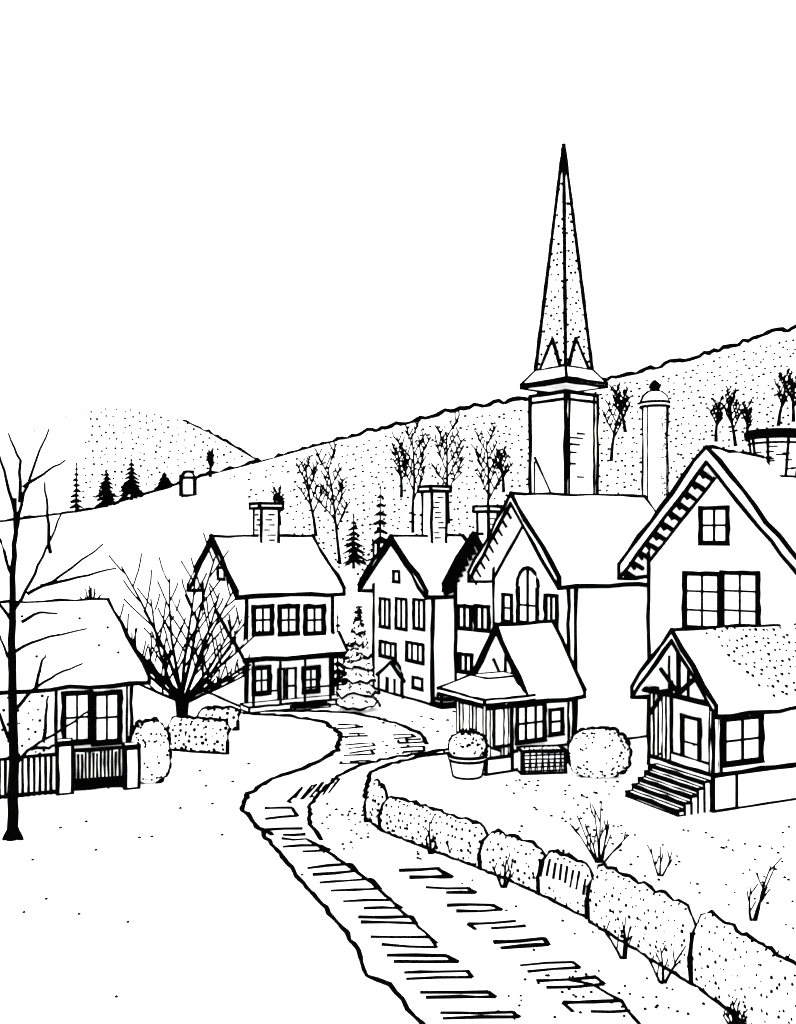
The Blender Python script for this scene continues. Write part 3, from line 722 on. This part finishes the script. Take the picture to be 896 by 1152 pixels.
def hedge(name,secs,thick,sp=.24,kw=1.8,dk=1.55,back=Vector((.35,.94,0))):
    o=None
    for si,(bl,h0,h1,mode) in enumerate(secs):
        pts=[G(*q) for q in bl]
        if o is None: o=Obj(name,pts[0])
        w=o.p('foliage','snow'); k=o.p('outline','ink'); kd=o.p('leaf_marks','ink')
        L=sum((b-a).length for a,b in zip(pts,pts[1:])); n=max(6,int(L/.14)); q=[]
        for i in range(n+1):
            s=L*i/n; acc=0
            for a,b in zip(pts,pts[1:]):
                l=(b-a).length
                if s<=acc+l+1e-6: q.append(a.lerp(b,(s-acc)/l)); break
                acc+=l
        n=len(q)-1; F_=[];T1=[];T2=[];T3=[];B_=[]
        for i,p in enumerate(q):
            f=i/n; e=min(1,min(f,1-f)*L/.45); rd=math.sqrt(max(0,1-(1-e)**2)); h=(h0+(h1-h0)*f)*(.74+.26*rd)+.07*abs(math.sin(f*L*5.5+si))-.03
            bk=back*thick
            bul=.05*math.sin(f*L*6)
            F_.append(p-back*(.03*RND.random())); T1.append(p-back*(.06+bul)+Vector((0,0,h*.55))); T2.append(p+back*.1+Vector((0,0,h*.9))); T3.append(p+bk*.5+Vector((0,0,h))); B_.append(p+bk)
        rows=[F_,T1,T2,T3,[p+Vector((0,0,(h0+h1)*.38)) for p in B_],B_]
        base=len(w.v)
        for r_ in rows: w.v+=[tuple(p) for p in r_]
        for a in range(5):
            for i in range(n): w.f.append((base+a*(n+1)+i,base+a*(n+1)+i+1,base+(a+1)*(n+1)+i+1,base+(a+1)*(n+1)+i))
        w.f.append(tuple(base+a*(n+1) for a in range(6))); w.f.append(tuple(base+a*(n+1)+n for a in range(6)))
        rr=[lw(p.y,kw*RND.uniform(.75,1.3)) for p in T3]
        wob=lambda p,a:p+Vector((RND.uniform(-a,a),0,RND.uniform(-a,a)))
        k.tube([wob(p,.028) for p in T3],rr); k.tube([wob(p,.025)+Vector((0,0,.03)) for p in F_],rr)
        for e in (0,-1): k.tube([wob(r_[e],.02) for r_ in rows[:4]],lw(q[0].y,kw))
        m2=max(2,int(L/sp))
        for i in range(m2):
            f=(i+.5)/m2; j=min(n-1,int(f*n)); ff=f*n-j
            a=F_[j].lerp(F_[j+1],ff); a2=T1[j].lerp(T1[j+1],ff); b=T2[j].lerp(T2[j+1],ff); c=T3[j].lerp(T3[j+1],ff)
            nn=max(2,int((b-a).length/sp))
            for z in range(nn):
                v=(z+.5+RND.uniform(-.35,.35))/nn
                if mode==2 and v>.35: continue
                p=a.lerp(a2,v/.6) if v<.6 else a2.lerp(b,(v-.6)/.4)
                kd.dot(p+(q[1]-q[0]).normalized()*RND.uniform(-.09,.09),lw(a.y,dk*RND.uniform(.65,1.3)))
            if RND.random()<.9: kd.dot(b.lerp(c,RND.uniform(.2,.8)),lw(a.y,dk))
            if mode==2: k.tube([a2+back*-.02,a2.lerp(b,.6)-back*.03,b-back*.02],lw(a.y,1.4))
    o.done()
hedge('stippled_hedge',[([(413,922),(428,934)],1.25,1.1,1),([(429,935),(480,955),(541,978)],1.0,1.05,1),([(542,979),(574,992),(607,1006)],1.0,1.05,1),
  ([(608,1007),(634,1020),(661,1034)],1.05,1.1,2),([(664,1038),(720,1072),(778,1108)],1.3,1.35,1),([(780,1108),(835,1150),(905,1205),(1000,1290)],1.45,1.5,1)],.75,sp=.2,back=Vector((.55,.83,0)))
hedge('clipped_hedge',[([(188,844),(222,847),(256,849)],1.35,1.3,1)],.7,sp=.24,back=Vector((.1,.99,0)))
hedge('clipped_hedge',[([(222,822),(245,823),(268,822)],.95,1.0,1)],.7,sp=.28,back=Vector((.1,.99,0)))
gb=Obj('garden_edging',G(412,900)); k=gb.p('edge','ink')
gpath(k,[(413,925),(411,890),(416,870),(440,860),(475,852),(506,848)],2.0)
gb.done()

b=hit(213,558); o=Obj('stone_post',b); s=b.y/F; z0=b.z
lathe(o.p('post','stone'),b,[(7.5*s,-1.5),(7.5*s,21*s),(4*s,27*s)],16,z0); k=o.p('edges','ink')
for sx in (-1,1): k.tube([b+Vector((sx*7.8*s,-7*s,z*s)) for z in (-1,21)]+[b+Vector((sx*4*s,-5*s,27*s))],lw(b.y,1.8))
for z,rr in ((0,8),(20,8),(27,4.5)):
    q=ring(b,rr*s,z*s+z0,16); k.tube(q+[q[0]],lw(b.y,1.5))
o.done()

# ---------------------------------------------------------------- world, sun, camera
sc=bpy.context.scene
W=bpy.data.worlds.new('World'); sc.world=W; W.use_nodes=True; nt=W.node_tree; nt.nodes.clear()
out=nt.nodes.new('ShaderNodeOutputWorld'); bg=nt.nodes.new('ShaderNodeBackground'); sky=nt.nodes.new('ShaderNodeTexSky')
sky.sky_type='NISHITA'; sky.sun_disc=False; sky.sun_elevation=math.radians(50); sky.sun_rotation=math.radians(200)
sc1=nt.nodes.new('ShaderNodeVectorMath'); sc1.operation='SCALE'; sc1.inputs['Scale'].default_value=.02
ad=nt.nodes.new('ShaderNodeVectorMath'); ad.operation='ADD'; ad.inputs[1].default_value=(4.5,4.5,4.5)
nt.links.new(sky.outputs['Color'],sc1.inputs[0]); nt.links.new(sc1.outputs[0],ad.inputs[0]); nt.links.new(ad.outputs[0],bg.inputs['Color']); bg.inputs['Strength'].default_value=1.0
nt.links.new(bg.outputs[0],out.inputs['Surface'])
sl=bpy.data.lights.new('sun','SUN'); sl.energy=1.2; sl.angle=math.radians(30); sl.color=(1,.99,.97)
so=bpy.data.objects.new('sun',sl); so.rotation_euler=(math.radians(40),0,math.radians(-20)); sc.collection.objects.link(so)
cam=bpy.data.cameras.new('camera'); co=bpy.data.objects.new('camera',cam); sc.collection.objects.link(co)
co.location=(0,0,H); co.rotation_euler=(math.radians(90),0,0)
cam.sensor_fit='HORIZONTAL'; cam.sensor_width=36; cam.lens=36*F/896; cam.shift_y=(HY-576)/896; cam.clip_end=3000
sc.camera=co
sc.view_settings.view_transform='Standard'; sc.view_settings.look='None'; sc.view_settings.exposure=0
